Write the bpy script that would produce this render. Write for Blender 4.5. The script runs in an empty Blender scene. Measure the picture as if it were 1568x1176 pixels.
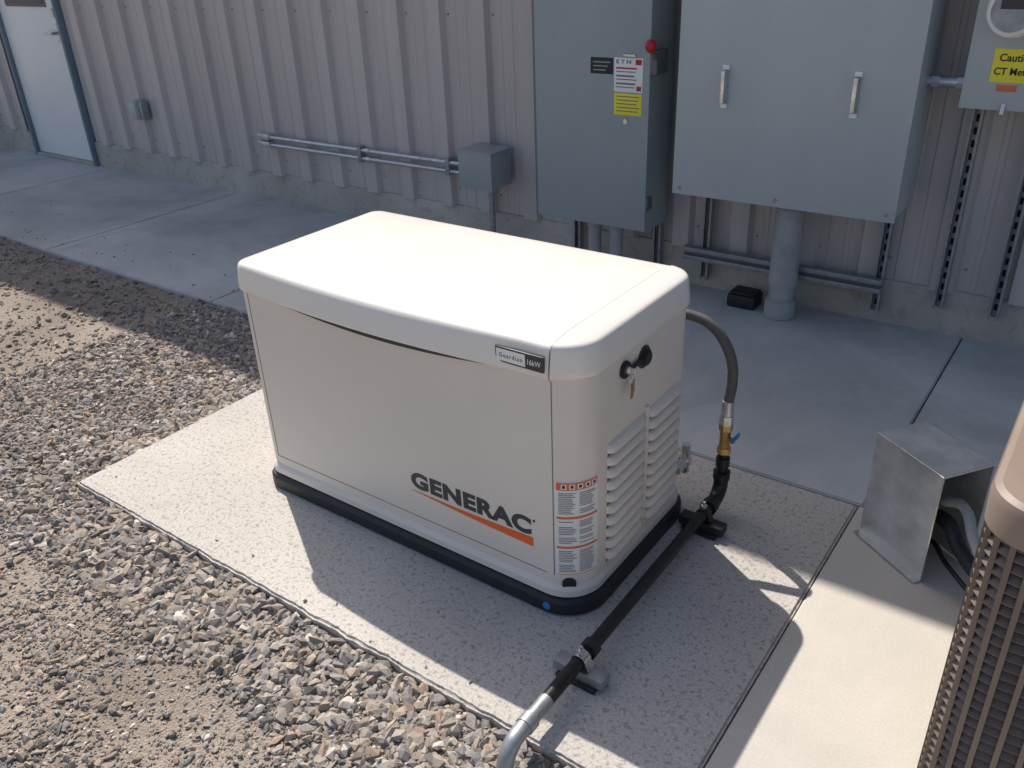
import bpy, bmesh, math, random
import numpy as np
from mathutils import Matrix, Vector, noise
random.seed(3); rng = np.random.default_rng(5)
scene = bpy.context.scene
COL = scene.collection

# ------------------------------------------------------------------ materials
def mat(name, col, rough=0.6, metal=0.0, var=0.06, vscale=4.0, bump=0.0, bscale=200.0, col2=None,
        streak=None, spec=0.5, coat=0.0):
    m = bpy.data.materials.new(name); m.use_nodes = True
    nt = m.node_tree; N = nt.nodes; L = nt.links
    b = N['Principled BSDF']
    b.inputs['Roughness'].default_value = rough
    b.inputs['Metallic'].default_value = metal
    b.inputs['Specular IOR Level'].default_value = spec
    b.inputs['Coat Weight'].default_value = coat
    tc = N.new('ShaderNodeTexCoord'); src = tc.outputs['Object']
    if streak:
        mp = N.new('ShaderNodeMapping'); mp.inputs['Scale'].default_value = streak
        L.new(src, mp.inputs[0]); vs = mp.outputs[0]
    else: vs = src
    n = N.new('ShaderNodeTexNoise'); n.inputs['Scale'].default_value = vscale
    n.inputs['Detail'].default_value = 6; n.inputs['Roughness'].default_value = 0.6
    L.new(vs, n.inputs['Vector'])
    cr = N.new('ShaderNodeValToRGB')
    c2 = col2 if col2 else tuple(c * (1 - 2 * var) for c in col)
    c1 = col if col2 else tuple(min(1, c * (1 + var)) for c in col)
    cr.color_ramp.elements[0].position = 0.3; cr.color_ramp.elements[1].position = 0.7
    cr.color_ramp.elements[0].color = (*c2, 1); cr.color_ramp.elements[1].color = (*c1, 1)
    L.new(n.outputs['Fac'], cr.inputs[0]); L.new(cr.outputs[0], b.inputs['Base Color'])
    rr = N.new('ShaderNodeMapRange'); rr.inputs['To Min'].default_value = max(0, rough - 0.08)
    rr.inputs['To Max'].default_value = min(1, rough + 0.08)
    L.new(n.outputs['Fac'], rr.inputs['Value']); L.new(rr.outputs[0], b.inputs['Roughness'])
    if bump > 0:
        n2 = N.new('ShaderNodeTexNoise'); n2.inputs['Scale'].default_value = bscale
        n2.inputs['Detail'].default_value = 4
        L.new(src, n2.inputs['Vector'])
        bp = N.new('ShaderNodeBump'); bp.inputs['Strength'].default_value = 1.0
        bp.inputs['Distance'].default_value = bump
        L.new(n2.outputs['Fac'], bp.inputs['Height']); L.new(bp.outputs[0], b.inputs['Normal'])
    return m

def concrete(name, light, dark, speck=0.5, pit=0.0, pscale=90, stain=0.5):
    m = bpy.data.materials.new(name); m.use_nodes = True
    nt = m.node_tree; N = nt.nodes; L = nt.links; b = N['Principled BSDF']
    b.inputs['Roughness'].default_value = 0.85; b.inputs['Specular IOR Level'].default_value = 0.3
    tc = N.new('ShaderNodeTexCoord'); src = tc.outputs['Object']
    big = N.new('ShaderNodeTexNoise'); big.inputs['Scale'].default_value = 1.6; big.inputs['Detail'].default_value = 8
    big.inputs['Roughness'].default_value = 0.62
    L.new(src, big.inputs['Vector'])
    r1 = N.new('ShaderNodeValToRGB'); e = r1.color_ramp.elements
    e[0].position = 0.32; e[1].position = 0.68; e[0].color = (*dark, 1); e[1].color = (*light, 1)
    L.new(big.outputs['Fac'], r1.inputs[0])
    fine = N.new('ShaderNodeTexNoise'); fine.inputs['Scale'].default_value = 160; fine.inputs['Detail'].default_value = 5
    fine.inputs['Roughness'].default_value = 0.7
    L.new(src, fine.inputs['Vector'])
    r2 = N.new('ShaderNodeMapRange'); r2.inputs['From Min'].default_value = 0.3; r2.inputs['From Max'].default_value = 0.7
    r2.inputs['To Min'].default_value = 1 - 0.25 * speck; r2.inputs['To Max'].default_value = 1 + 0.12 * speck
    L.new(fine.outputs['Fac'], r2.inputs['Value'])
    mul = N.new('ShaderNodeMix'); mul.data_type = 'RGBA'; mul.blend_type = 'MULTIPLY'; mul.inputs['Factor'].default_value = 1
    L.new(r1.outputs[0], mul.inputs[6]); L.new(r2.outputs[0], mul.inputs[7])
    out = mul.outputs[2]
    add = N.new('ShaderNodeMath'); add.operation = 'MULTIPLY'; add.inputs[1].default_value = 0.6
    L.new(fine.outputs['Fac'], add.inputs[0]); hgt = add.outputs[0]
    if pit > 0:
        w = N.new('ShaderNodeTexNoise'); w.inputs['Scale'].default_value = pscale; w.inputs['Detail'].default_value = 3
        w.inputs['Roughness'].default_value = 0.6; w.inputs['Distortion'].default_value = 0.4
        L.new(src, w.inputs['Vector'])
        pr = N.new('ShaderNodeMapRange'); pr.inputs['From Min'].default_value = 0.36; pr.inputs['From Max'].default_value = 0.46
        L.new(w.outputs['Fac'], pr.inputs['Value'])
        pm = N.new('ShaderNodeMapRange'); pm.inputs['To Min'].default_value = 1 - pit; pm.inputs['To Max'].default_value = 1
        L.new(pr.outputs[0], pm.inputs['Value'])
        m2 = N.new('ShaderNodeMix'); m2.data_type = 'RGBA'; m2.blend_type = 'MULTIPLY'; m2.inputs['Factor'].default_value = 1
        L.new(out, m2.inputs[6]); L.new(pm.outputs[0], m2.inputs[7]); out = m2.outputs[2]
        ad = N.new('ShaderNodeMath'); ad.operation = 'ADD'
        L.new(hgt, ad.inputs[0]); L.new(pr.outputs[0], ad.inputs[1]); hgt = ad.outputs[0]
    if stain > 0:
        s = N.new('ShaderNodeTexNoise'); s.inputs['Scale'].default_value = 0.9; s.inputs['Detail'].default_value = 10
        s.inputs['Roughness'].default_value = 0.7; s.inputs['Distortion'].default_value = 0.6
        mp = N.new('ShaderNodeMapping'); mp.inputs['Location'].default_value = (5, 3, 1)
        L.new(src, mp.inputs[0]); L.new(mp.outputs[0], s.inputs['Vector'])
        sr = N.new('ShaderNodeMapRange'); sr.inputs['From Min'].default_value = 0.4; sr.inputs['From Max'].default_value = 0.6
        sr.inputs['To Min'].default_value = 1 - 0.22 * stain; sr.inputs['To Max'].default_value = 1
        L.new(s.outputs['Fac'], sr.inputs['Value'])
        m3 = N.new('ShaderNodeMix'); m3.data_type = 'RGBA'; m3.blend_type = 'MULTIPLY'; m3.inputs['Factor'].default_value = 1
        L.new(out, m3.inputs[6]); L.new(sr.outputs[0], m3.inputs[7]); out = m3.outputs[2]
    L.new(out, b.inputs['Base Color'])
    bp = N.new('ShaderNodeBump'); bp.inputs['Strength'].default_value = 0.5; bp.inputs['Distance'].default_value = 0.0010
    L.new(hgt, bp.inputs['Height']); L.new(bp.outputs[0], b.inputs['Normal'])
    return m

M = {}
M['cream'] = mat('cream_powder_coat', (0.78, 0.72, 0.645), 0.36, 0, 0.02, 3, 0.00008, 350, spec=0.5)
M['lid'] = mat('cream_lid_plastic', (0.84, 0.795, 0.73), 0.25, 0, 0.012, 3, 0.00006, 500, spec=0.7)
M['seam'] = mat('dark_seam', (0.14, 0.135, 0.13), 0.8)
M['recess_shade'] = mat('grip_recess_shade', (0.05, 0.055, 0.065), 0.7)  # dark colour stands in for shade inside the recessed grip
M['blackpl'] = mat('black_base_plastic', (0.022, 0.024, 0.028), 0.5, 0, 0.2, 20, 0.0002, 200)
M['blackpipe'] = mat('black_iron_pipe', (0.024, 0.024, 0.025), 0.36, 0.2, 0.25, 40, 0.0002, 300)
M['galv'] = mat('galvanized_steel', (0.60, 0.62, 0.64), 0.38, 0.85, 0.12, 25, 0.0, 100)
M['galvdull'] = mat('dull_zinc', (0.36, 0.38, 0.40), 0.5, 0.6, 0.12, 30)
M['sheet'] = mat('galvanized_sheet', (0.66, 0.69, 0.70), 0.33, 0.55, 0.12, 14, 0.0003, 6)
M['cab'] = mat('gray_enclosure_paint', (0.33, 0.385, 0.39), 0.38, 0, 0.05, 2.5, 0.0001, 250, streak=(1, 1, .4))
M['cab2'] = mat('gray_cabinet_paint', (0.45, 0.50, 0.505), 0.32, 0, 0.05, 2.0, 0.0001, 250, streak=(1, 1, .4))
M['cabdark'] = mat('gray_enclosure_edge', (0.13, 0.145, 0.15), 0.5)
M['pvc'] = mat('gray_pvc', (0.38, 0.395, 0.41), 0.45, 0, 0.08, 15)
M['siding'] = mat('painted_steel_siding', (0.56, 0.515, 0.495), 0.40, 0, 0.06, 1.3, 0.0001, 120, streak=(3, 1, .35))
M['trim'] = mat('blue_gray_trim', (0.16, 0.22, 0.28), 0.45)
M['door'] = mat('white_door_paint', (0.88, 0.89, 0.88), 0.35, 0, 0.02, 2)
M['glass'] = mat('dark_window_glass', (0.04, 0.05, 0.06), 0.08)
M['white'] = mat('white_label', (0.84, 0.84, 0.83), 0.45, 0, 0.02)
M['black'] = mat('black_ink', (0.02, 0.02, 0.022), 0.5)
M['ink'] = mat('gray_print', (0.17, 0.17, 0.18), 0.6)
M['charcoal'] = mat('charcoal_vinyl', (0.045, 0.045, 0.05), 0.4)
M['orange'] = mat('orange_vinyl', (0.85, 0.15, 0.025), 0.4, 0, 0.03)
M['warnor'] = mat('warning_orange', (0.74, 0.17, 0.06), 0.45, 0, 0.03)
M['yellow'] = mat('yellow_label', (0.90, 0.78, 0.05), 0.45, 0, 0.03)
M['red'] = mat('red_plastic', (0.45, 0.015, 0.015), 0.35)
M['blue'] = mat('blue_paint', (0.02, 0.25, 0.60), 0.4)
M['brass'] = mat('brass', (0.62, 0.40, 0.15), 0.3, 0.95, 0.1, 30)
M['chrome'] = mat('zinc_plated', (0.70, 0.70, 0.70), 0.25, 0.85, 0.08, 30)
M['hose'] = mat('gray_rubber_hose', (0.11, 0.105, 0.10), 0.6, 0, 0.15, 40)
M['tan'] = mat('tan_condenser_paint', (0.27, 0.205, 0.165), 0.5, 0, 0.05, 5, 0.0001, 300)
M['brown'] = mat('brown_condenser_louver', (0.165, 0.125, 0.10), 0.42, 0.1, 0.08, 10)
M['dark'] = mat('dark_interior', (0.012, 0.012, 0.013), 0.8)
M['gap_shade'] = mat('louver_shadow_gap', (0.13, 0.125, 0.12), 0.8)
M['pad'] = concrete('pad_concrete', (0.63, 0.59, 0.535), (0.53, 0.495, 0.45), 1.3, 0.34, 75, 0.4)
M['walk'] = concrete('walk_concrete', (0.60, 0.60, 0.58), (0.49, 0.495, 0.49), 0.5, 0, 60, 1.1)
M['slab'] = concrete('slab_concrete', (0.66, 0.61, 0.54), (0.58, 0.54, 0.48), 0.5, 0.0, 60, 0.5)
M['stem'] = concrete('stem_wall_concrete', (0.62, 0.56, 0.49), (0.48, 0.44, 0.39), 0.9, 0.15, 14, 0.8)

# ------------------------------------------------------------------ helpers
def mk(name, verts, faces, m, smooth=False, ang=35):
    me = bpy.data.meshes.new(name); me.from_pydata([tuple(v) for v in verts], [], faces); me.update()
    ob = bpy.data.objects.new(name, me); COL.objects.link(ob)
    me.materials.append(m)
    if smooth:
        me.shade_smooth(); me.set_sharp_from_angle(angle=math.radians(ang))
    return ob

def from_bm(name, bm, m, smooth=False, ang=35):
    bmesh.ops.recalc_face_normals(bm, faces=bm.faces[:])
    me = bpy.data.meshes.new(name); bm.to_mesh(me); bm.free()
    ob = bpy.data.objects.new(name, me); COL.objects.link(ob); me.materials.append(m)
    if smooth:
        me.shade_smooth(); me.set_sharp_from_angle(angle=math.radians(ang))
    return ob

def box(name, x0, x1, y0, y1, z0, z1, m, bev=0.0, seg=2):
    bm = bmesh.new(); bmesh.ops.create_cube(bm, size=1)
    for v in bm.verts:
        v.co = Vector(((x0 + x1) / 2 + v.co.x * (x1 - x0), (y0 + y1) / 2 + v.co.y * (y1 - y0), (z0 + z1) / 2 + v.co.z * (z1 - z0)))
    if bev > 0:
        bmesh.ops.bevel(bm, geom=bm.edges[:], offset=bev, segments=seg, affect='EDGES', profile=0.6)
    return from_bm(name, bm, m, smooth=bev > 0, ang=40)

def cyl(name, p0, p1, r, m, seg=28, r2=None, bev=0.0):
    p0 = Vector(p0); p1 = Vector(p1); d = p1 - p0
    bm = bmesh.new()
    bmesh.ops.create_cone(bm, cap_ends=True, segments=seg, radius1=r, radius2=r if r2 is None else r2, depth=d.length)
    if bev > 0:
        es = [e for e in bm.edges if abs(e.verts[0].co.z - e.verts[1].co.z) < 1e-6]
        bmesh.ops.bevel(bm, geom=es, offset=bev, segments=2, affect='EDGES')
    q = d.to_track_quat('Z', 'Y').to_matrix().to_4x4()
    bmesh.ops.transform(bm, matrix=Matrix.Translation((p0 + p1) / 2) @ q, verts=bm.verts[:])
    return from_bm(name, bm, m, smooth=True)

def sph(name, c, r, m, sc=(1, 1, 1)):
    bm = bmesh.new(); bmesh.ops.create_uvsphere(bm, u_segments=20, v_segments=12, radius=r)
    for v in bm.verts: v.co = Vector((c[0] + v.co.x * sc[0], c[1] + v.co.y * sc[1], c[2] + v.co.z * sc[2]))
    return from_bm(name, bm, m, smooth=True, ang=80)

def tomesh(ob, name, m):
    dg = bpy.context.evaluated_depsgraph_get(); dg.update()
    me = bpy.data.meshes.new_from_object(ob.evaluated_get(dg))
    me.transform(ob.matrix_world)
    bpy.data.objects.remove(ob)
    o = bpy.data.objects.new(name, me); COL.objects.link(o)
    me.materials.clear(); me.materials.append(m)
    return o

def tube(name, pts, r, m, smoothc=True, res=12):
    cu = bpy.data.curves.new(name, 'CURVE'); cu.dimensions = '3D'; cu.bevel_depth = r; cu.bevel_resolution = 5
    cu.use_fill_caps = True; cu.resolution_u = res
    if smoothc:
        sp = cu.splines.new('BEZIER'); sp.bezier_points.add(len(pts) - 1)
        for b, p in zip(sp.bezier_points, pts):
            b.co = p; b.handle_left_type = 'AUTO'; b.handle_right_type = 'AUTO'
    else:
        sp = cu.splines.new('POLY'); sp.points.add(len(pts) - 1)
        for b, p in zip(sp.points, pts): b.co = (*p, 1)
    ob = bpy.data.objects.new('tmp', cu); COL.objects.link(ob)
    o = tomesh(ob, name, m); o.data.shade_smooth(); o.data.set_sharp_from_angle(angle=math.radians(50))
    return o

def text(name, body, x0, x1, zc, y, m, h=None, bold=0.0, ext=0.0004, spacing=1.0):
    cu = bpy.data.curves.new(name, 'FONT'); cu.body = body; cu.size = 1; cu.extrude = 0.001; cu.offset = bold
    cu.space_character = spacing
    ob = bpy.data.objects.new('tmp', cu); COL.objects.link(ob)
    o = tomesh(ob, name, m)
    co = np.array([v.co[:] for v in o.data.vertices])
    mn = co.min(0); mx = co.max(0)
    sx = (x1 - x0) / (mx[0] - mn[0]); sz = (h / (mx[1] - mn[1])) if h else sx
    for v in o.data.vertices:
        cx, cy, cz = v.co
        v.co = (x0 + (cx - mn[0]) * sx, y - (cz / 0.001) * ext, zc + (cy - (mn[1] + mx[1]) / 2) * sz)
    o.data.update()
    return o

def group(name, loc, parts):
    e = bpy.data.objects.new(name, None); e.empty_display_size = 0.1; COL.objects.link(e)
    e.location = loc
    for p in parts:
        p.parent = e; p.matrix_parent_inverse = Matrix.Translation(-Vector(loc))
    return e

def rr(x0, x1, y0, y1, rad, off=0.0, seg=10, sub=16):
    x0 -= off; x1 += off; y0 -= off; y1 += off
    fl, fr, br, bl = [max(0.004, r + off) for r in rad]
    P = []
    def line(a, b):
        for i in range(sub): 
            t = i / sub; P.append((a[0] + (b[0] - a[0]) * t, a[1] + (b[1] - a[1]) * t))
    def arc(cx, cy, r, a0):
        for i in range(seg):
            t = math.radians(a0 + 90 * i / seg); P.append((cx + r * math.cos(t), cy + r * math.sin(t)))
    line((x0 + fl, y0), (x1 - fr, y0)); arc(x1 - fr, y0 + fr, fr, -90)
    line((x1, y0 + fr), (x1, y1 - br)); arc(x1 - br, y1 - br, br, 0)
    line((x1 - br, y1), (x0 + bl, y1)); arc(x0 + bl, y1 - bl, bl, 90)
    line((x0, y1 - bl), (x0, y0 + fl)); arc(x0 + fl, y0 + fl, fl, 180)
    return P

def loft(name, rings, m, capb=True, capt=True, ang=30):
    n = len(rings[0]); V = []; F = []
    for r in rings: V += r
    for k in range(len(rings) - 1):
        for i in range(n):
            j = (i + 1) % n
            F.append((k * n + i, k * n + j, (k + 1) * n + j, (k + 1) * n + i))
    if capb: F.append(tuple(reversed(range(n))))
    if capt: F.append(tuple((len(rings) - 1) * n + i for i in range(n)))
    return mk(name, V, F, m, True, ang)

# ------------------------------------------------------------------ GENERATOR
GX0, GX1, GY0, GY1 = -2.125, -0.905, 1.462, 2.085
RAD = (0.045, 0.10, 0.085, 0.045)
def gring(off, z, bulge=0.0):
    P = rr(GX0, GX1, GY0, GY1, RAD, off)
    out = []
    for x, y in P:
        yy = y
        if bulge and y < GY0 + 0.05 and -2.06 < x < -1.07:
            yy = y - bulge * math.sin(math.pi * (x + 2.06) / 0.99) ** 0.9
        out.append((x, yy, z))
    return out
parts = []
parts.append(loft('composite_base', [gring(.012, 0.0), gring(.022, 0.006), gring(.022, .04), gring(.016, .05), gring(.0, .056)], M['blackpl']))
parts.append(loft('enclosure_body', [gring(.0, .054), gring(.010, .058), gring(.010, .078), gring(.004, .088), gring(0, .092),
                                     gring(0, .40), gring(0, .70), gring(-.004, .745)], M['cream']))
LB = [(-.004, .708, 1), (.008, .708, 1.1), (.0095, .711, 1.1), (.0085, .73, 1), (.003, .774, .8), (.0, .783, .75), (-.004, .7875, .68), (-.010, .7905, .6), (-.03, .794, .4), (-.06, .798, .2),
      (-.12, .803, 0), (-.20, .807, 0), (-.285, .809, 0)]
def lidbm():
    rings = [gring(o, z, .027 * b) for o, z, b in LB]
    return loft('tmp', rings, M['lid'], capb=False)
SEAM = -0.984
for nm, keep, dz in (('lid_panel', -1, 0.0), ('lid_end_cap', 1, 0.0025)):
    o = lidbm(); bm = bmesh.new(); bm.from_mesh(o.data); bpy.data.objects.remove(o)
    px = SEAM + keep * 0.0022
    bmesh.ops.bisect_plane(bm, geom=bm.verts[:] + bm.edges[:] + bm.faces[:], plane_co=(px, 0, 0), plane_no=(1, 0, 0),
                           clear_outer=keep < 0, clear_inner=keep > 0)
    for v in bm.verts: v.co.z += dz
    ed = [e for e in bm.edges if all(abs(v.co.x - px) < 1e-5 for v in e.verts) and e.is_boundary]
    r = bmesh.ops.extrude_edge_only(bm, edges=ed)
    for v in [g for g in r['geom'] if isinstance(g, bmesh.types.BMVert)]:
        v.co.z -= 0.012; v.co.x += keep * 0.0005; v.co.y += 0.006 if v.co.y < 1.6 else 0
    parts.append(from_bm(nm, bm, M['lid'], True, 30))
parts.append(box('seam_gasket', SEAM - .006, SEAM + .006, 1.475, 2.07, .72, .7865, M['seam']))
# shade of the recessed grip under the bowed lid lip, painted as dark patch
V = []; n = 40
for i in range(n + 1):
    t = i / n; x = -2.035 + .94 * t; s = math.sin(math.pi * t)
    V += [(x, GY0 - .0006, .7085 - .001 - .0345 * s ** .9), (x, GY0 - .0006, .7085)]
parts.append(mk('grip_recess_shade', V, [(2 * i, 2 * i + 2, 2 * i + 3, 2 * i + 1) for i in range(n)], M['recess_shade']))
def strip(name, x0, x1, z0, z1, m, y=GY0, pr=0.0007):
    return box(name, x0, x1, y - pr, y + 0.001, z0, z1, m)
parts.append(strip('panel_seam_left', -2.0775, -2.0755, .122, .70, M['seam']))
parts.append(strip('panel_seam_bottom', -2.075, -1.006, .1215, .1235, M['seam']))
def arcpatch(name, a0, a1, z0, z1, off, m, n=10):
    cx, cy, r = GX1 - RAD[1], GY0 + RAD[1], RAD[1] + off
    V = []; F = []
    for i in range(n + 1):
        t = math.radians(-90 + a0 + (a1 - a0) * i / n)
        V += [(cx + r * math.cos(t), cy + r * math.sin(t), z0), (cx + r * math.cos(t), cy + r * math.sin(t), z1)]
    for i in range(n): F.append((2 * i, 2 * i + 2, 2 * i + 3, 2 * i + 1))
    return mk(name, V, F, m, True)
parts.append(arcpatch('panel_seam_right', 11.7, 12.9, .122, .70, .0006, M['seam'], 1))
parts.append(arcpatch('warning_label', 15, 84, .125, .422, .0008, M['white']))
for i, (z0, z1) in enumerate(((.396, .419), (.308, .315), (.214, .221), )):
    parts.append(arcpatch('label_header_%d' % i, 17, 82, z0, z1, .0014, M['warnor']))
parts.append(arcpatch('label_bottom_rule', 17, 82, .1275, .1295, .0014, M['warnor']))
for i, a in enumerate((24, 36, 48, 60, 71)):
    parts.append(arcpatch('label_symbol_field_%d' % i, a, a + 8, .400, .415, .0020, M['white'], 4))
    parts.append(arcpatch('label_symbol_%d' % i, a + 2, a + 6, .403, .412, .0026, M['black'], 3))
k = 0
for a, b_ in ((.322, .392), (.228, .304), (.134, .210)):
    z = b_ - .004
    while z > a:
        for (s, e) in ((20, 47), (51, 79)):
            e2 = e - random.uniform(0, 9)
            if random.random() < .93:
                parts.append(arcpatch('label_print_%d' % k, s, e2, z - .0022, z, .0014, M['ink'], 4)); k += 1
        z -= .0056
parts.append(text('logo_lettering', 'GENERAC', -1.472, -1.052, .252, GY0 - .0006, M['charcoal'], h=.056, bold=.05, ext=.0005, spacing=1.08))
parts.append(cyl('logo_registered_dot', (-1.043, GY0 + .001, .275), (-1.043, GY0 - .0008, .275), .004, M['charcoal'], 12))
V = []; n = 24
for i in range(n + 1):
    t = i / n; x = -1.472 + .425 * t
    zt = .214 - .004 * math.sin(math.pi * t) + .006 * t; th = .002 + .028 * t ** 1.1
    V += [(x, GY0 - .0008, zt - th), (x, GY0 - .0008, zt)]
parts.append(mk('logo_swoosh', V, [(2 * i, 2 * i + 2, 2 * i + 3, 2 * i + 1) for i in range(n)], M['orange']))
by = GY0 - .0135
parts.append(box('badge_plate', -1.132, -.994, by, by + .008, .724, .765, M['charcoal'], .002))
parts.append(box('badge_white_field', -1.128, -1.045, by - .0006, by + .002, .729, .760, M['white']))
parts.append(text('badge_name', 'Guardian', -1.120, -1.053, .7445, by - .0008, M['charcoal'], h=.0115, spacing=1.3))
parts.append(text('badge_rating', '16kW', -1.038, -1.001, .7445, by - .0005, M['white'], h=.014))
def arcpt(a, z, off):
    t = math.radians(-90 + a); r = RAD[1] + off
    return (GX1 - RAD[1] + r * math.cos(t), GY0 + RAD[1] + r * math.sin(t), z)
parts.append(cyl('corner_plug', arcpt(35, .098, -.01), arcpt(35, .098, .003), .019, M['black']))
parts.append(cyl('base_blue_plug', arcpt(5, .028, .0), arcpt(5, .028, .0245), .011, M['blue']))
parts.append(cyl('latch_knob_bezel', (GX1 - .01, 1.775, .655), (GX1 + .005, 1.775, .655), .031, M['charcoal'], bev=.002))
parts.append(cyl('latch_knob', (GX1 - .01, 1.775, .655), (GX1 + .016, 1.775, .655), .022, M['black'], bev=.004))
parts.append(cyl('lock_cylinder', (GX1 - .01, 1.672, .663), (GX1 + .010, 1.672, .663), .023, M['black'], bev=.003))
parts.append(cyl('lock_core', (GX1 + .010, 1.672, .663), (GX1 + .014, 1.672, .663), .011, M['chrome']))
parts.append(box('inserted_key', GX1 + .013, GX1 + .034, 1.670, 1.674, .656, .672, M['chrome'], .001))
parts.append(box('latch_bar', GX1 + .004, GX1 + .012, 1.69, 1.75, .652, .664, M['black'], .003))
parts.append(tube('key_ring', [(GX1 + .026, 1.672 + .014 * math.cos(t), .645 + .014 * math.sin(t)) for t in np.linspace(0, 2 * math.pi, 12)], .0013, M['chrome']))
parts.append(box('key', GX1 + .024, GX1 + .0265, 1.662, 1.676, .590, .632, M['brass'], .001))
parts.append(box('key_tag', GX1 + .020, GX1 + .022, 1.676, 1.692, .598, .634, M['chrome'], .0008))
def louver(name, ya, yb, z, h, d, m):
    V = []; F = []
    ys = [ya, ya + .008, ya + .020, (ya + yb) / 2, yb - .020, yb - .008, yb]; sc = [0.05, .7, 1, 1, 1, .7, 0.05]
    for y, s in zip(ys, sc):
        x = GX1
        V += [(x - .001, y, z + h), (x + d * .35 * s, y, z + h * .93), (x + d * .8 * s, y, z + h * .62), (x + d * s, y, z + h * .25), (x + d * s, y, z), (x - .001, y, z + .004)]
    for i in range(len(ys) - 1):
        for k in range(5):
            a = i * 6 + k; F.append((a, a + 1, a + 7, a + 6))
    return mk(name, V, F, m, True, 40)
k = 0
for (ya, yb) in ((1.592, 1.789), (1.808, 2.005)):
    for i in range(10):
        z = .122 + i * .0375
        parts.append(louver('louver_%d' % k, ya, yb, z, .0235, .018, M['cream'])); 
        parts.append(box('louver_gap_shade_%d' % k, GX1 - .001, GX1 + .0012, ya + .006, yb - .006, z - .0135, z + .004, M['gap_shade'])); k += 1  # flat gray strip, painted shade in the gap between louvers
parts.append(box('louver_mullion', GX1 - .001, GX1 + .010, 1.791, 1.806, .11, .50, M['cream'], .004))
parts.append(cyl('gas_inlet_fitting', (-.93, 2.07, .13), (-.93, 2.125, .13), .016, M['chrome']))
parts.append(cyl('gas_inlet_nut', (-.93, 2.125, .13), (-.93, 2.145, .13), .022, M['chrome'], seg=6))
parts.append(cyl('gas_inlet_elbow', (-.93, 2.14, .09), (-.93, 2.14, .19), .014, M['chrome'], seg=16))
group('standby_generator', (-1.515, 1.77, 0), parts)

# ------------------------------------------------------------------ GAS LINE
PX = -.800; PZ = .062
g = []
g.append(tube('horizontal_pipe', [(PX, 1.05, PZ), (PX, 2.06, PZ)], .0175, M['blackpipe'], False))
g.append(tube('rear_elbow', [(PX, 2.05, PZ), (PX, 2.09, PZ + .004), (PX, 2.115, PZ + .028), (PX, 2.12, PZ + .07)], .0225, M['blackpipe']))
g.append(cyl('rear_elbow_collar', (PX, 2.03, PZ), (PX, 2.055, PZ), .026, M['blackpipe']))
g.append(cyl('riser_collar', (PX, 2.12, PZ + .06), (PX, 2.12, PZ + .085), .026, M['blackpipe']))
g.append(cyl('riser', (PX, 2.12, PZ + .07), (PX, 2.12, .235), .0155, M['blackpipe']))
g.append(cyl('riser_coupling', (PX, 2.12, .165), (PX, 2.12, .2), .021, M['blackpipe'], bev=.003))
g.append(cyl('valve_body', (PX, 2.12, .225), (PX, 2.12, .31), .017, M['brass'], seg=8, bev=.002))
g.append(cyl('valve_nut', (PX, 2.12, .215), (PX, 2.12, .235), .021, M['brass'], seg=6))
g.append(cyl('valve_nut_top', (PX, 2.12, .295), (PX, 2.12, .315), .021, M['brass'], seg=6))
g.append(cyl('valve_stem', (PX, 2.12, .27), (PX + .03, 2.11, .27), .007, M['brass']))
g.append(box('valve_handle', PX + .026, PX + .034, 2.10, 2.155, .264, .276, M['blue'], .002))
g.append(cyl('hose_nut', (PX, 2.12, .315), (PX, 2.12, .345), .021, M['chrome'], seg=6))
g.append(cyl('hose_ferrule', (PX, 2.12, .345), (PX, 2.12, .395), .018, M['galv'], bev=.002))
hp = [(PX, 2.12, .385), (PX + .006, 2.12, .45), (PX + .002, 2.12, .51), (PX - .024, 2.122, .57), (PX - .07, 2.125, .615), (PX - .13, 2.12, .635), (PX - .20, 2.10, .638), (PX - .24, 2.07, .638)]
g.append(tube('flexible_hose', hp, .0155, M['hose']))
g.append(cyl('union', (PX, 1.325, PZ), (PX, 1.36, PZ), .025, M['blackpipe'], seg=8, bev=.003))
g.append(cyl('front_coupling', (PX, 1.055, PZ), (PX, 1.09, PZ), .0225, M['galvdull'], bev=.003))
g.append(cyl('bare_pipe_section', (PX, 1.09, PZ), (PX, 1.15, PZ), .0183, M['galvdull']))
g.append(tube('front_elbow', [(PX, 1.075, PZ), (PX, 1.045, PZ + .001), (PX, 1.010, PZ - .008), (PX, .985, PZ - .04), (PX, .98, PZ - .09), (PX, .98, PZ - .2)], .0195, M['galvdull']))
for i, y in enumerate((1.30, 2.0)):
    g.append(box('support_strut_%d' % i, PX - .07, PX + .07, y - .0205, y + .0205, .012, .040, M['galvdull'] if i == 0 else M['blackpl'], .002))
    g.append(box('support_foot_%d' % i, PX - .055, PX + .055, y - .032, y + .032, .0, .0125, M['blackpl'], .003))
    pts = [(PX - .030, y, .040)] + [(PX + .0205 * math.cos(t), y, PZ + .0205 * math.sin(t)) for t in np.linspace(math.pi, 0, 9)] + [(PX + .030, y, .040)]
    V = []; 
    for p in pts: V += [(p[0], y - .014, p[2]), (p[0], y + .014, p[2])]
    g.append(mk('strap_%d' % i, V, [(2 * j, 2 * j + 1, 2 * j + 3, 2 * j + 2) for j in range(len(pts) - 1)], M['chrome'] if i == 0 else M['blackpipe'], True))
    g.append(cyl('strap_bolt_%d' % i, (PX, y, PZ + .018), (PX, y, PZ + .042), .005, M['chrome'], seg=8))
    g.append(cyl('strap_nut_%d' % i, (PX, y, PZ + .022), (PX, y, PZ + .030), .010, M['chrome'], seg=6))
group('gas_pipe', (PX, 1.5, PZ), g)

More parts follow.
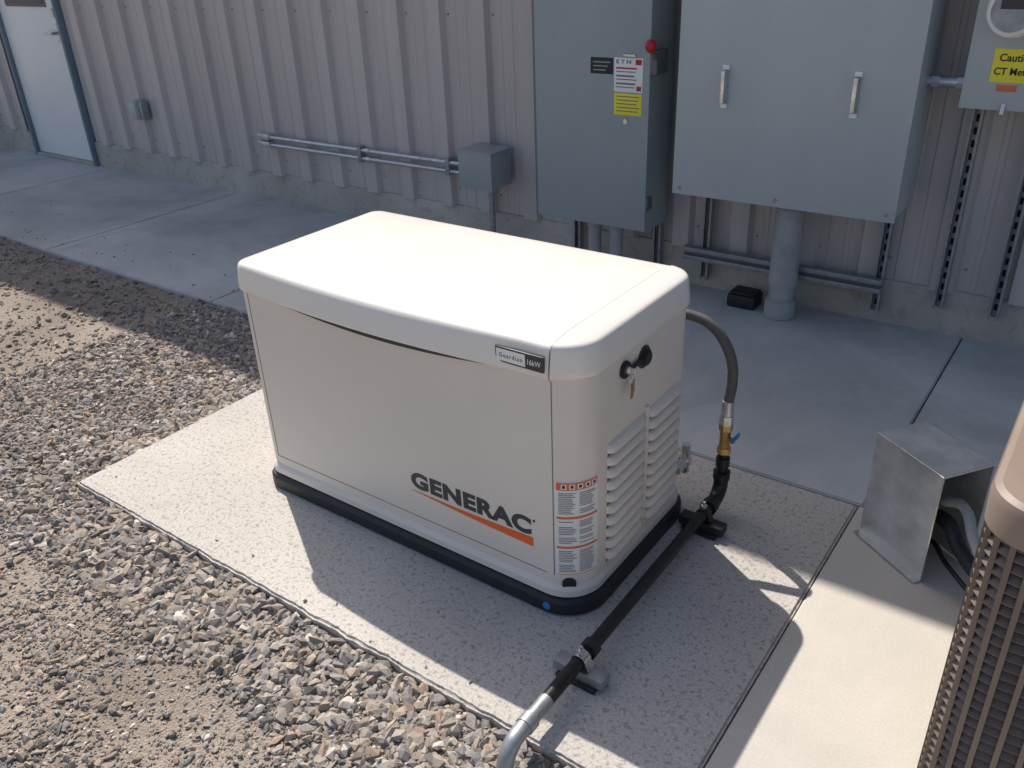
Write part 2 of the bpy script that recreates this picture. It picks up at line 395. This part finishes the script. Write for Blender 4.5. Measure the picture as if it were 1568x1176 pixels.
# ------------------------------------------------------------------ PAD / SLABS / SIDEWALK
def slab_obj(name, x0, x1, y0, y1, m, z0=-.12, bev=.006, jag=0.0):
    bm = bmesh.new(); bmesh.ops.create_cube(bm, size=1)
    for v in bm.verts: v.co = Vector(((x0 + x1) / 2 + v.co.x * (x1 - x0), (y0 + y1) / 2 + v.co.y * (y1 - y0), z0 / 2 - v.co.z * z0))
    bmesh.ops.recalc_face_normals(bm, faces=bm.faces[:])
    es = [e for e in bm.edges if all(v.co.z > -.001 for v in e.verts)]
    bmesh.ops.bevel(bm, geom=es, offset=bev, segments=3, affect='EDGES')
    if jag:
        bmesh.ops.subdivide_edges(bm, edges=[e for e in bm.edges if abs(e.verts[0].co.x - e.verts[1].co.x) > .5], cuts=160)
        for v in bm.verts:
            if v.co.y < y0 + .02 and x0 + .03 < v.co.x < x1 - .03:
                v.co.y += jag * noise.noise(Vector((v.co.x * 14, v.co.z * 30, 2))) + jag * .6 * noise.noise(Vector((v.co.x * 45, v.co.z * 60, 8)))
    return from_bm(name, bm, m, True, 40)
slab_obj('concrete_pad', -2.715, -.4475, 1.08, 2.378, M['pad'], jag=.006, bev=.007)
slab_obj('concrete_slab', -.4425, 2.6, .35, 2.378, M['slab'], bev=.005)
sw = []; x = -.43 - 1.64 * 8; k = 0
while x < 5:
    sw.append(slab_obj('panel_%d' % k, x + .003, x + 1.637, 2.385, 3.875, M['walk'], bev=.005)); x += 1.64; k += 1
group('sidewalk', (-3, 3.1, 0), sw)

def gz(x, y):
    base = -.034 + .010 * noise.noise(Vector((x * .9, y * .9, 1))) + .006 * noise.noise(Vector((x * 4, y * 4, 5)))
    if x < -2.72: 
        t = min(1, (-2.72 - x) / .8); base += .016 * t
    if x > -2.75: base += .006 * max(0, min(1, (y - .95) / .1))
    return base
xs = np.concatenate([[-300, -120, -50, -25, -14], np.arange(-9, 2.01, .045), [5, 12, 30, 80, 300]])
ys = np.concatenate([[-300, -100, -40, -12, -5], np.arange(-2, 2.6, .045), [4, 8, 20, 60, 300]])
V = []; F = []
for yy in ys:
    for xx in xs:
        inside = -9 <= xx <= 2.1 and -2 <= yy <= 2.6
        V.append((xx, yy, gz(xx, yy) if inside else -.045))
nx = len(xs)
for j in range(len(ys) - 1):
    for i in range(nx - 1): F.append((j * nx + i, j * nx + i + 1, (j + 1) * nx + i + 1, (j + 1) * nx + i))
gm = bpy.data.materials.new('sandy_dirt'); gm.use_nodes = True
nt = gm.node_tree; N = nt.nodes; L = nt.links; b = N['Principled BSDF']; b.inputs['Roughness'].default_value = .95
b.inputs['Specular IOR Level'].default_value = .15
tc = N.new('ShaderNodeTexCoord')
n1 = N.new('ShaderNodeTexNoise'); n1.inputs['Scale'].default_value = 2.2; n1.inputs['Detail'].default_value = 8
n2 = N.new('ShaderNodeTexNoise'); n2.inputs['Scale'].default_value = 120; n2.inputs['Detail'].default_value = 5; n2.inputs['Roughness'].default_value = .75
vo = N.new('ShaderNodeTexVoronoi'); vo.inputs['Scale'].default_value = 150
for nn in (n1, n2, vo): L.new(tc.outputs['Object'], nn.inputs['Vector'])
r1 = N.new('ShaderNodeValToRGB'); e = r1.color_ramp.elements
e[0].position = .3; e[0].color = (.275, .225, .185, 1); e[1].position = .7; e[1].color = (.41, .345, .29, 1)
L.new(n1.outputs['Fac'], r1.inputs[0])
r2 = N.new('ShaderNodeMapRange'); r2.inputs['From Min'].default_value = .3; r2.inputs['From Max'].default_value = .7
r2.inputs['To Min'].default_value = .6; r2.inputs['To Max'].default_value = 1.25
L.new(n2.outputs['Fac'], r2.inputs['Value'])
mx = N.new('ShaderNodeMix'); mx.data_type = 'RGBA'; mx.blend_type = 'MULTIPLY'; mx.inputs['Factor'].default_value = 1
L.new(r1.outputs[0], mx.inputs[6]); L.new(r2.outputs[0], mx.inputs[7]); L.new(mx.outputs[2], b.inputs['Base Color'])
sub = N.new('ShaderNodeMath'); sub.operation = 'SUBTRACT'; L.new(n2.outputs['Fac'], sub.inputs[0]); L.new(vo.outputs['Distance'], sub.inputs[1])
bp = N.new('ShaderNodeBump'); bp.inputs['Distance'].default_value = .005; bp.inputs['Strength'].default_value = .8
L.new(sub.outputs[0], bp.inputs['Height']); L.new(bp.outputs[0], b.inputs['Normal'])
mk('ground', V, F, gm, True, 60)

# stones
phi = (1 + 5 ** .5) / 2
iv = np.array([(-1, phi, 0), (1, phi, 0), (-1, -phi, 0), (1, -phi, 0), (0, -1, phi), (0, 1, phi), (0, -1, -phi), (0, 1, -phi),
               (phi, 0, -1), (phi, 0, 1), (-phi, 0, -1), (-phi, 0, 1)]); iv /= np.linalg.norm(iv[0])
fi = np.array([(0, 11, 5), (0, 5, 1), (0, 1, 7), (0, 7, 10), (0, 10, 11), (1, 5, 9), (5, 11, 4), (11, 10, 2), (10, 7, 6), (7, 1, 8),
               (3, 9, 4), (3, 4, 2), (3, 2, 6), (3, 6, 8), (3, 8, 9), (4, 9, 5), (2, 4, 11), (6, 2, 10), (8, 6, 7), (9, 8, 1)])
def in_gravel(x, y):
    if y > 2.38: return False
    if x > -2.725 and y > 1.072: return False
    if x > -.455 and y > .34: return False
    return True
cx = []; cy = []; cz = []; sz = []
def dens(x, y):
    nz = noise.noise(Vector((x * 1.3, y * 1.3, 9))) * .5 + noise.noise(Vector((x * 3.5, y * 3.5, 3))) * .4
    near = max(.30, min(1, (y - .70) / .16)) if x > -2.9 else .62
    if x < -2.9: near = .62 + .3 * max(0, min(1, (y - 1.7) / .4))
    if x > -1.35: near = max(near, min(1, (x + 1.35) / .3 + .3))
    return max(.20, min(1, near + nz * .9 + .10)), near
target = 100000; tries = 0
while len(cx) < target and tries < 500000:
    tries += 1
    if random.random() < .76:
        x = random.uniform(-3.8, -.45); y = random.uniform(.2, 2.38)
    else:
        x = random.uniform(-8, 1.2); y = random.uniform(-.7, 2.38)
    if not in_gravel(x, y): continue
    d, nr = dens(x, y)
    if random.random() > d ** 1.2: continue
    s = random.lognormvariate(math.log(.0046), .50)
    s = min(s, .015)
    if random.random() < .09 * d * d: s = random.uniform(.009, .018)
    if nr > .75 and x > -2.9: s *= 1.28
    elif x < -2.9: s *= 1.12
    if nr < .5: s *= .8
    cx.append(x); cy.append(y); cz.append(gz(x, y) + s * .28); sz.append(s)
for i in range(75):
    if random.random() < .85: x = random.uniform(-6.5, -2.8); y = 2.42 + abs(random.gauss(0, .25))
    else: x = random.uniform(-2.7, -.5); y = 1.09 + abs(random.gauss(0, .05))
    s = random.uniform(.0025, .007)
    if y < 3.8: cx.append(x); cy.append(y); cz.append(s * .35); sz.append(s)
n = len(cx)
C = np.stack([cx, cy, cz], 1); S = np.array(sz)
q = rng.normal(size=(n, 4)); q /= np.linalg.norm(q, axis=1)[:, None]
w, a, b_, c = q.T
R = np.stack([1 - 2 * (b_ * b_ + c * c), 2 * (a * b_ - c * w), 2 * (a * c + b_ * w), 2 * (a * b_ + c * w), 1 - 2 * (a * a + c * c), 2 * (b_ * c - a * w),
              2 * (a * c - b_ * w), 2 * (b_ * c + a * w), 1 - 2 * (a * a + b_ * b_)], 1).reshape(n, 3, 3)
P = iv[None] * (1 + rng.uniform(-.34, .30, (n, 12, 1)))
P = P * np.stack([rng.uniform(.9, 1.7, n), rng.uniform(.7, 1.15, n), rng.uniform(.4, .85, n)], 1)[:, None, :]
P = np.einsum('nij,nkj->nki', R, P)
P[:, :, 2] *= .8
P = P * S[:, None, None] + C[:, None, :]
faces = (fi[None] + (np.arange(n) * 12)[:, None, None]).reshape(-1, 3)
me = bpy.data.meshes.new('gravel'); me.vertices.add(n * 12); me.vertices.foreach_set('co', P.reshape(-1).astype(np.float32))
me.loops.add(len(faces) * 3); me.loops.foreach_set('vertex_index', faces.reshape(-1).astype(np.int32))
me.polygons.add(len(faces)); me.polygons.foreach_set('loop_start', np.arange(0, len(faces) * 3, 3, dtype=np.int32))
me.update(calc_edges=True)
me.shade_flat()
base = rng.choice(5, n, p=[.38, .30, .18, .07, .07])
pal = np.array([(.31, .28, .25), (.36, .30, .245), (.20, .19, .185), (.52, .47, .42), (.34, .245, .19)])
cc = pal[base] * rng.uniform(.75, 1.25, (n, 1))
ca = np.concatenate([cc, np.ones((n, 1))], 1); ca = np.repeat(ca, 12, 0)
at = me.color_attributes.new('tint', 'FLOAT_COLOR', 'POINT'); at.data.foreach_set('color', ca.reshape(-1).astype(np.float32))
sm = bpy.data.materials.new('crushed_stone'); sm.use_nodes = True
nt = sm.node_tree; N = nt.nodes; L = nt.links; b = N['Principled BSDF']; b.inputs['Roughness'].default_value = .85; b.inputs['Specular IOR Level'].default_value = .25
va = N.new('ShaderNodeVertexColor'); va.layer_name = 'tint'
tc = N.new('ShaderNodeTexCoord'); n2 = N.new('ShaderNodeTexNoise'); n2.inputs['Scale'].default_value = 180; n2.inputs['Detail'].default_value = 2
L.new(tc.outputs['Object'], n2.inputs['Vector'])
r2 = N.new('ShaderNodeMapRange'); r2.inputs['To Min'].default_value = .65; r2.inputs['To Max'].default_value = 1.35; L.new(n2.outputs['Fac'], r2.inputs['Value'])
mx = N.new('ShaderNodeMix'); mx.data_type = 'RGBA'; mx.blend_type = 'MULTIPLY'; mx.inputs['Factor'].default_value = 1
L.new(va.outputs[0], mx.inputs[6]); L.new(r2.outputs[0], mx.inputs[7]); L.new(mx.outputs[2], b.inputs['Base Color'])
me.materials.append(sm)
go = bpy.data.objects.new('gravel', me); COL.objects.link(go)
print('stones', n)

# ------------------------------------------------------------------ BUILDING
def siding(name, x0, x1, z0, z1, yb=3.862, pitch=.305, phase=0.0):
    prof = []
    k = math.floor((x0 - phase) / pitch) - 1
    while k * pitch + phase < x1 + pitch:
        s = k * pitch + phase
        for dx, dy in ((0, 0), (.014, -.038), (.100, -.038), (.114, 0), (.160, 0), (.166, -.004), (.184, -.004), (.190, 0), (.232, 0), (.238, -.004), (.256, -.004), (.262, 0)):
            prof.append((s + dx, yb + dy))
        k += 1
    out = []
    for i in range(len(prof)):
        if x0 <= prof[i][0] <= x1: out.append(prof[i])
    V = []; F = []
    for p in out: V += [(p[0], p[1], z0), (p[0], p[1], z1)]
    for i in range(len(out) - 1): F.append((2 * i, 2 * i + 2, 2 * i + 3, 2 * i + 1))
    return mk(name, V, F, M['siding'])
DX0, DX1 = -8.12, -7.20
FW = .035
ZE = 4.48
bparts = [siding('siding_right', DX1 + FW, 6, .195, ZE), siding('siding_left', -14, DX0 - FW, .195, ZE),
          siding('siding_over_door', DX0 - FW, DX1 + FW, 2.2, ZE)]
bparts += [box('stem_wall_right', DX1 + FW, 6, 3.845, 4.1, -.1, .2, M['stem'], .004), box('stem_wall_left', -14, DX0 - FW, 3.845, 4.1, -.1, .2, M['stem'], .004)]
bparts.append(box('wall_core', -14, 6, 3.95, 4.1, .2, 4.45, M['dark']))
bparts += [box('side_wall_east', 5.9, 6.0, 4.1, 15, -.1, 4.45, M['siding']), box('side_wall_west', -14, -13.9, 4.1, 15, -.1, 4.45, M['siding']), box('rear_wall', -14, 6, 14.9, 15, -.1, 4.45, M['siding'])]
V = [(-14.2, 3.72, 4.46), (6.2, 3.72, 4.46), (6.2, 9.5, 5.0), (-14.2, 9.5, 5.0), (6.2, 15.2, 4.46), (-14.2, 15.2, 4.46)]
V += [(a, b2, c2 + .06) for a, b2, c2 in V]
bparts.append(mk('roof', V, [(0, 3, 2, 1), (3, 5, 4, 2), (6, 7, 8, 9), (9, 8, 10, 11), (0, 1, 7, 6), (1, 2, 8, 7), (2, 4, 10, 8), (4, 5, 11, 10), (5, 3, 9, 11), (3, 0, 6, 9)], M['siding']))
bparts.append(box('eave_gutter', -14.2, 6.2, 3.70, 3.80, 4.38, 4.49, M['trim'], .01))
bparts += [box('door_frame_left', DX0 - FW, DX0, 3.81, 3.93, .0, 2.16, M['trim'], .003), box('door_frame_right', DX1, DX1 + FW, 3.81, 3.93, .0, 2.16, M['trim'], .003),
           box('door_frame_head', DX0 - FW, DX1 + FW, 3.812, 3.93, 2.16, 2.22, M['trim'], .003),
           box('door_leaf', DX0 + .004, DX1 - .004, 3.84, 3.88, .03, 2.155, M['door'], .002),
           box('door_threshold', DX0, DX1, 3.81, 3.94, .0, .025, M['stem'], .003),
           box('door_window_frame', -7.98, -7.34, 3.833, 3.842, 1.24, 2.0, M['ink'], .002), box('door_window', -7.95, -7.37, 3.828, 3.836, 1.27, 1.97, M['glass']),
           box('door_handle_plate', -7.285, -7.235, 3.832, 3.841, .98, 1.12, M['galv'], .002), cyl('door_handle_spindle', (-7.26, 3.84, 1.05), (-7.26, 3.78, 1.05), .012, M['galv']),
           box('door_handle_lever', -7.37, -7.25, 3.777, 3.788, 1.04, 1.06, M['galv'], .003),
           cyl('door_deadbolt', (-7.26, 3.84, 1.20), (-7.26, 3.82, 1.20), .03, M['galv'])]
bm = bmesh.new()
for zz in (.30, 1.25, 2.2):
    k = math.floor(-14 / .305)
    while k * .305 < 6:
        xx = k * .305 + .135
        if not (DX0 - .1 < xx < DX1 + .1):
            r = bmesh.ops.create_uvsphere(bm, u_segments=6, v_segments=4, radius=.0065)
            for v in r['verts']: v.co += Vector((xx, 3.860, zz))
        k += 1
bparts.append(from_bm('siding_fasteners', bm, M['galvdull']))
group('metal_building', (-4, 9, 0), bparts)

# ------------------------------------------------------------------ ELECTRICAL EQUIPMENT
def strut(name, x, z0, z1, y0=3.785, y1=3.822):
    o = [box(name + '_back', x - .0205, x + .0205, y1 - .003, y1, z0, z1, M['galvdull']),
         box(name + '_side_a', x - .0205, x - .0180, y0, y1 - .003, z0, z1, M['galvdull']),
         box(name + '_side_b', x + .0180, x + .0205, y0, y1 - .003, z0, z1, M['galvdull']),
         box(name + '_lip_a', x - .018, x - .011, y0, y0 + .002, z0, z1, M['galvdull']),
         box(name + '_lip_b', x + .011, x + .018, y0, y0 + .002, z0, z1, M['galvdull'])]
    z = z0 + .03
    while z < z1 - .03:
        o.append(box(name + '_slot', x - .006, x + .006, y1 - .0042, y1 - .003, z, z + .028, M['dark'])); z += .05
    return o
d = [box('enclosure', -2.44, -1.835, 3.565, 3.785, .33, 1.80, M['cab'], .004),
     box('door', -2.443, -1.832, 3.548, 3.563, .338, 1.79, M['cab'], .004),
     box('door_gasket', -2.43, -1.845, 3.5625, 3.5655, .345, 1.78, M['dark'])]
for i, z in enumerate((.47, 1.40)):
    d.append(box('hinge_%d' % i, -1.836, -1.822, 3.55, 3.60, z - .03, z + .03, M['cabdark'], .002))
d.append(box('nameplate', -2.134, -2.016, 3.5465, 3.5485, 1.045, 1.115, M['black'], .0005))
for i in range(3): d.append(box('nameplate_print_%d' % i, -2.12, -2.03 - .012 * i, 3.546, 3.5468, 1.093 - i * .017, 1.098 - i * .017, M['galvdull']))
d.append(box('maker_label', -2.010, -1.866, 3.5462, 3.5482, .972, 1.118, M['white'], .0005))
d.append(text('maker_label_title', 'E T N', -2.0, -1.925, 1.102, 3.5458, M['trim'], h=.017, bold=.04))
d.append(box('label_red_square', -1.902, -1.872, 3.5455, 3.5462, 1.090, 1.113, M['red']))
for i in range(6):
    z = 1.078 - i * .0165
    d.append(box('label_line_%d' % i, -2.0, -1.895 - .006 * (i % 3), 3.5455, 3.5462, z - (.004 if i % 2 else .007), z, M['ink'] if i % 3 else M['red']))
d.append(box('label_red_square_b', -1.895, -1.872, 3.5455, 3.5462, 0.980, 1.0, M['red']))
d.append(box('caution_label', -2.008, -1.868, 3.5462, 3.5482, .872, .966, M['yellow'], .0005))
for i in range(5):
    z = .955 - i * .016; d.append(box('caution_line_%d' % i, -1.998 + .004 * (i % 2), -1.878 - .007 * (i % 3), 3.5457, 3.5462, z - .004, z, M['ink']))
d.append(cyl('door_lock', (-1.945, 3.55, .845), (-1.945, 3.538, .845), .012, M['chrome'], bev=.002))
d.append(box('handle_bracket', -1.84, -1.80, 3.55, 3.66, 1.05, 1.15, M['cabdark'], .003))
d.append(cyl('operating_lever', (-1.815, 3.60, 1.08), (-1.805, 3.50, 1.17), .010, M['cabdark']))
d.append(sph('lever_knob', (-1.803, 3.492, 1.178), .025, M['red'], (1, 1, 1.15)))
d.append(box('latch_hasp', -1.96, -1.90, 3.535, 3.549, 1.125, 1.135, M['chrome'], .002))
for i, x in enumerate((-2.36, -1.885)): d += strut('mount_strut_%d' % i, x, .06, 1.8, 3.787, 3.822)
for i, x in enumerate((-2.17, -2.045)):
    d.append(cyl('pvc_riser_%d' % i, (x, 3.66, 0), (x, 3.66, .33), .033, M['pvc'])); d.append(cyl('pvc_collar_%d' % i, (x, 3.66, .285), (x, 3.66, .33), .040, M['pvc']))
group('electrical_disconnect', (-2.14, 3.68, .33), d)

c = [box('cabinet_body', -1.668, -.722, 3.52, 3.785, .572, 1.85, M['cab2'], .003),
     box('cabinet_cover', -1.674, -.716, 3.498, 3.5185, .560, 1.84, M['cab2'], .005)]
for i, x in enumerate((-1.457, -.930)):
    c.append(box('handle_backplate_%d' % i, x - .013, x + .013, 3.4965, 3.499, .965, 1.10, M['cab'], .001))
    c.append(box('handle_grip_%d' % i, x - .008, x + .008, 3.462, 3.472, .968, 1.098, M['chrome'], .003))
    c.append(box('handle_post_a_%d' % i, x - .008, x + .008, 3.466, 3.498, .968, .980, M['chrome'], .002))
    c.append(box('handle_post_b_%d' % i, x - .008, x + .008, 3.466, 3.498, 1.086, 1.098, M['chrome'], .002))
    c.append(box('handle_foot_a_%d' % i, x - .014, x + .014, 3.490, 3.4972, .948, .966, M['white'], .001))
    c.append(box('handle_foot_b_%d' % i, x - .014, x + .014, 3.490, 3.4972, 1.10, 1.118, M['white'], .001))
for i, x in enumerate((-1.64, -1.2, -.75)): c.append(cyl('cover_screw_%d' % i, (x, 3.50, .59), (x, 3.493, .59), .007, M['galvdull']))
c += strut('mount_strut_a', -1.62, .06, 1.85); c += strut('mount_strut_b', -.80, .06, 1.85)
for i, z in enumerate((.205, .165)):
    c.append(box('cross_strut_%d' % i, -1.72, -.775, 3.745, 3.784, z, z + .022, M['galvdull'], .002))
c.append(box('cross_strut_web', -1.715, -.78, 3.762, 3.784, .1875, .2045, M['cabdark']))
c.append(cyl('pvc_conduit', (-1.185, 3.68, 0), (-1.185, 3.68, .56), .057, M['pvc'], 40))
c.append(cyl('pvc_sleeve', (-1.185, 3.68, .16), (-1.185, 3.68, .52), .0635, M['pvc'], 40, bev=.003))
c.append(cyl('pvc_bell', (-1.185, 3.68, 0), (-1.185, 3.68, .09), .070, M['pvc'], 40, bev=.006))
c.append(cyl('conduit_locknut', (-1.185, 3.68, .525), (-1.185, 3.68, .56), .078, M['galvdull'], 24, bev=.004))
group('electrical_cabinet', (-1.2, 3.65, .57), c)

m_ = [box('meter_enclosure', -.583, -.29, 3.60, 3.785, 1.0, 1.75, M['cab2'], .004), box('meter_cover', -.586, -.287, 3.588, 3.5985, .996, 1.745, M['cab2'], .004),
      cyl('meter_ring', (-.46, 3.588, 1.335), (-.46, 3.55, 1.335), .092, M['galv'], 40, bev=.004), cyl('meter_body', (-.46, 3.55, 1.335), (-.46, 3.49, 1.335), .080, M['white'], 40, bev=.01),
      cyl('meter_face', (-.46, 3.49, 1.335), (-.46, 3.488, 1.335), .068, M['galvdull'], 40), box('meter_display', -.50, -.42, 3.4855, 3.488, 1.34, 1.37, M['charcoal']),
      box('caution_label', -.503, -.345, 3.5862, 3.5885, 1.092, 1.205, M['yellow'], .0005), text('caution_text', 'Caution', -.483, -.375, 1.176, 3.5858, M['black'], h=.026, bold=.02),
      text('caution_text_b', 'CT Meter', -.493, -.365, 1.130, 3.5858, M['black'], h=.025, bold=.02),
      box('orange_sticker', -.475, -.41, 3.5862, 3.5885, 1.062, 1.084, M['warnor'], .0005),
      cyl('seal_hasp', (-.44, 3.585, 1.02), (-.44, 3.575, .985), .008, M['chrome']),
      cyl('nipple', (-.722, 3.69, 1.07), (-.583, 3.69, 1.07), .019, M['galv']), cyl('nipple_nut_a', (-.71, 3.69, 1.07), (-.68, 3.69, 1.07), .027, M['galv'], 8), cyl('nipple_nut_b', (-.62, 3.69, 1.07), (-.588, 3.69, 1.07), .027, M['galv'], 8)]
m_ += strut('mount_strut_a', -.545, .13, 1.75); m_ += strut('mount_strut_b', -.33, .13, 1.75)
group('electric_meter', (-.44, 3.69, 1.0), m_)

j = [box('box_body', -3.015, -2.80, 3.64, 3.815, .392, .585, M['cab'], .003), box('box_cover', -3.02, -2.795, 3.622, 3.6385, .388, .592, M['cab'], .004),
     box('rain_lip', -3.025, -2.79, 3.618, 3.82, .587, .594, M['cab'], .002),
     cyl('down_conduit', (-2.875, 3.72, 0), (-2.875, 3.72, .392), .017, M['galvdull']), cyl('down_connector', (-2.875, 3.72, .36), (-2.875, 3.72, .392), .024, M['galv'])]
for i, z in enumerate((.465, .415)):
    j.append(cyl('wall_conduit_%d' % i, (-4.80, 3.792, z), (-3.01, 3.792, z), .0125, M['galv']))
    j.append(cyl('connector_%d' % i, (-3.05, 3.792, z), (-3.015, 3.792, z), .018, M['galv'], 8)); j.append(cyl('coupling_%d' % i, (-3.90, 3.792, z), (-3.86, 3.792, z), .0165, M['galv']))
    j.append(box('conduit_body_%d' % i, -4.90, -4.79, 3.772, 3.822, z - .018, z + .022, M['galv'], .005))
j.append(box('conduit_strap', -3.96, -3.93, 3.775, 3.83, .39, .49, M['galvdull'], .002)); j.append(box('conduit_strap_b', -3.25, -3.22, 3.775, 3.83, .39, .49, M['galvdull'], .002))
group('junction_box', (-2.9, 3.72, .39), j)
o_ = [box('outlet_backbox', -6.35, -6.23, 3.79, 3.835, .46, .60, M['galvdull'], .005), box('in_use_cover', -6.345, -6.265, 3.745, 3.79, .465, .595, M['cab2'], .012), box('cover_hinge', -6.262, -6.235, 3.775, 3.79, .47, .59, M['galv'], .003)]
group('outdoor_outlet', (-6.29, 3.8, .53), o_)
group('bait_station', (-1.36, 3.76, 0), [box('station_body', -1.44, -1.30, 3.66, 3.78, 0, .065, M['blackpl'], .015), box('station_lid', -1.43, -1.31, 3.67, 3.77, .066, .075, M['blackpl'], .004)])

# ------------------------------------------------------------------ SHEET METAL COVER
A = Vector((-.405, 2.25)); B = Vector((-.203, 2.108)); u = (B - A).normalized(); nrm = Vector((-u.y, u.x))
D = A + nrm * .165; Cc = B + nrm * .165
def panel(name, pts, m, th=.0012):
    ob = mk(name, pts, [tuple(range(len(pts)))], m)
    md = ob.modifiers.new('thick', 'SOLIDIFY'); md.thickness = th; md.offset = 0
    return ob
H = .345
def p3(v, z): return (v.x, v.y, z)
s_ = [panel('front_panel', [p3(A, .004), p3(B, .004), p3(B, H), p3(A, H)], M['sheet']),
      panel('top_panel', [p3(A, H), p3(B, H), p3(Cc, H), p3(D, H)], M['sheet']),
      panel('end_panel', [p3(D, .004), p3(A, .004), p3(A, H), p3(D, H)], M['sheet']),
      panel('back_panel', [p3(Cc, .004), p3(D, .004), p3(D, H), p3(Cc, H)], M['sheet'])]
A2 = A - nrm * .022; B2 = B - nrm * .022
s_.append(panel('bottom_flange', [p3(A2, .005), p3(B2, .005), p3(B, .005), p3(A, .005)], M['chrome'], .002))
for i, (p, q2) in enumerate((((B.x, B.y, .01), (B.x, B.y, H)), ((B.x, B.y, H), (Cc.x, Cc.y, H)), ((A.x, A.y, H), (B.x, B.y, H)))):
    s_.append(cyl('hem_%d' % i, p, q2, .0022, M['chrome'], 8))
s_.append(tube('conduit_whip', [(-.20, 2.20, .22), (-.15, 2.17, .24), (-.10, 2.10, .19), (-.05, 2.06, .15), (.02, 2.02, .16)], .014, M['pvc']))
s_.append(tube('insulated_line', [(-.24, 2.23, .0), (-.24, 2.23, .12), (-.19, 2.19, .17), (-.12, 2.13, .12), (-.04, 2.07, .09), (.05, 2.03, .10)], .020, M['blackpl']))
s_.append(tube('copper_line', [(-.22, 2.21, .0), (-.21, 2.2, .08), (-.15, 2.13, .07), (-.05, 2.04, .06), (.05, 2.0, .07)], .007, M['blackpipe']))
group('line_set_cover', (-.27, 2.2, 0), s_)

# ------------------------------------------------------------------ CONDENSER
QX0, QX1, QY0, QY1 = -.055, .72, 1.275, 2.02; QR = (.075, .075, .075, .075); ZT = .84
def qring(off, z): return [(x, y, z) for x, y in rr(QX0, QX1, QY0, QY1, QR, off, 10, 8)]
q_ = [loft('base_pan', [qring(.004, .03), qring(.004, .075), qring(-.01, .08)], M['tan']),
      loft('pedestal', [qring(-.03, 0), qring(-.03, .03)], M['dark']),
      loft('coil_core', [qring(-.022, .07), qring(-.022, ZT - .06)], M['dark'])]
z = .088; k = 0
while z < ZT - .078:
    q_.append(loft('louver_band_%d' % k, [qring(-.012, z + .010), qring(.0, z), qring(.0015, z + .0025), qring(-.009, z + .013)], M['brown'], False, False)); z += .021; k += 1
bm = bmesh.new()
for i, (x, y) in enumerate(rr(QX0, QX1, QY0, QY1, QR, -.001, 4, 18)):
    r = bmesh.ops.create_cube(bm, size=1)
    for v in r['verts']: v.co = Vector((x + v.co.x * .009, y + v.co.y * .009, (.08 + ZT - .07) / 2 + v.co.z * (ZT - .15)))
q_.append(from_bm('louver_ribs', bm, M['brown']))
q_.append(loft('top_cap', [qring(.0, ZT - .075), qring(.006, ZT - .072), qring(.008, ZT - .02), qring(.004, ZT - .006), qring(-.006, ZT), qring(-.05, ZT), qring(-.055, ZT - .012), qring(-.06, ZT - .03)], M['tan'], False, False))
q_.append(loft('fan_shroud', [qring(-.058, ZT - .031), qring(-.07, ZT - .05)], M['dark']))
fc = ((QX0 + QX1) / 2, (QY0 + QY1) / 2)
for i in range(9):
    r = .05 + i * .033
    q_.append(tube('fan_guard_ring_%d' % i, [(fc[0] + r * math.cos(t), fc[1] + r * math.sin(t), ZT - .01) for t in np.linspace(0, 2 * math.pi, 41)], .0025, M['brown'], False))
for i in range(12):
    t = i * math.pi / 6; q_.append(cyl('fan_guard_spoke_%d' % i, (fc[0], fc[1], ZT - .008), (fc[0] + .34 * math.cos(t), fc[1] + .34 * math.sin(t), ZT - .008), .003, M['brown'], 8))
group('air_conditioner_condenser', (fc[0], fc[1], 0), q_)

# ------------------------------------------------------------------ LIGHT
S = Vector((-.50, .295, .76)).normalized()
sl = bpy.data.lights.new('sun', 'SUN'); sl.energy = 5.0; sl.angle = math.radians(.5); sl.color = (1, .94, .86)
so = bpy.data.objects.new('sun', sl); COL.objects.link(so); so.rotation_euler = S.to_track_quat('Z', 'Y').to_euler(); so.location = (-5, 3, 8)
w = bpy.data.worlds.new('World'); scene.world = w; w.use_nodes = True
nt = w.node_tree; sky = nt.nodes.new('ShaderNodeTexSky'); sky.sky_type = 'NISHITA'; sky.sun_disc = False
sky.sun_elevation = math.asin(S.z); sky.sun_rotation = math.atan2(S.x, S.y)
sky.dust_density = 2.5
nt.links.new(sky.outputs[0], nt.nodes['Background'].inputs[0]); nt.nodes['Background'].inputs[1].default_value = .13

# ------------------------------------------------------------------ CAMERA
cam = bpy.data.cameras.new('camera'); co = bpy.data.objects.new('camera', cam); COL.objects.link(co)
Rm = Matrix(((.8114, -.2464, .5301), (.5835, .3991, -.7073), (-.0373, .8832, .4676)))
Rm = Rm.to_quaternion().to_matrix()
co.matrix_world = Matrix.Translation((0, 0, 1.63)) @ Rm.to_4x4()
cam.sensor_width = 36; cam.lens = 30.03; cam.clip_end = 1000; cam.clip_start = .02
scene.camera = co
scene.view_settings.view_transform = 'Standard'; scene.view_settings.look = 'None'; scene.view_settings.exposure = 0
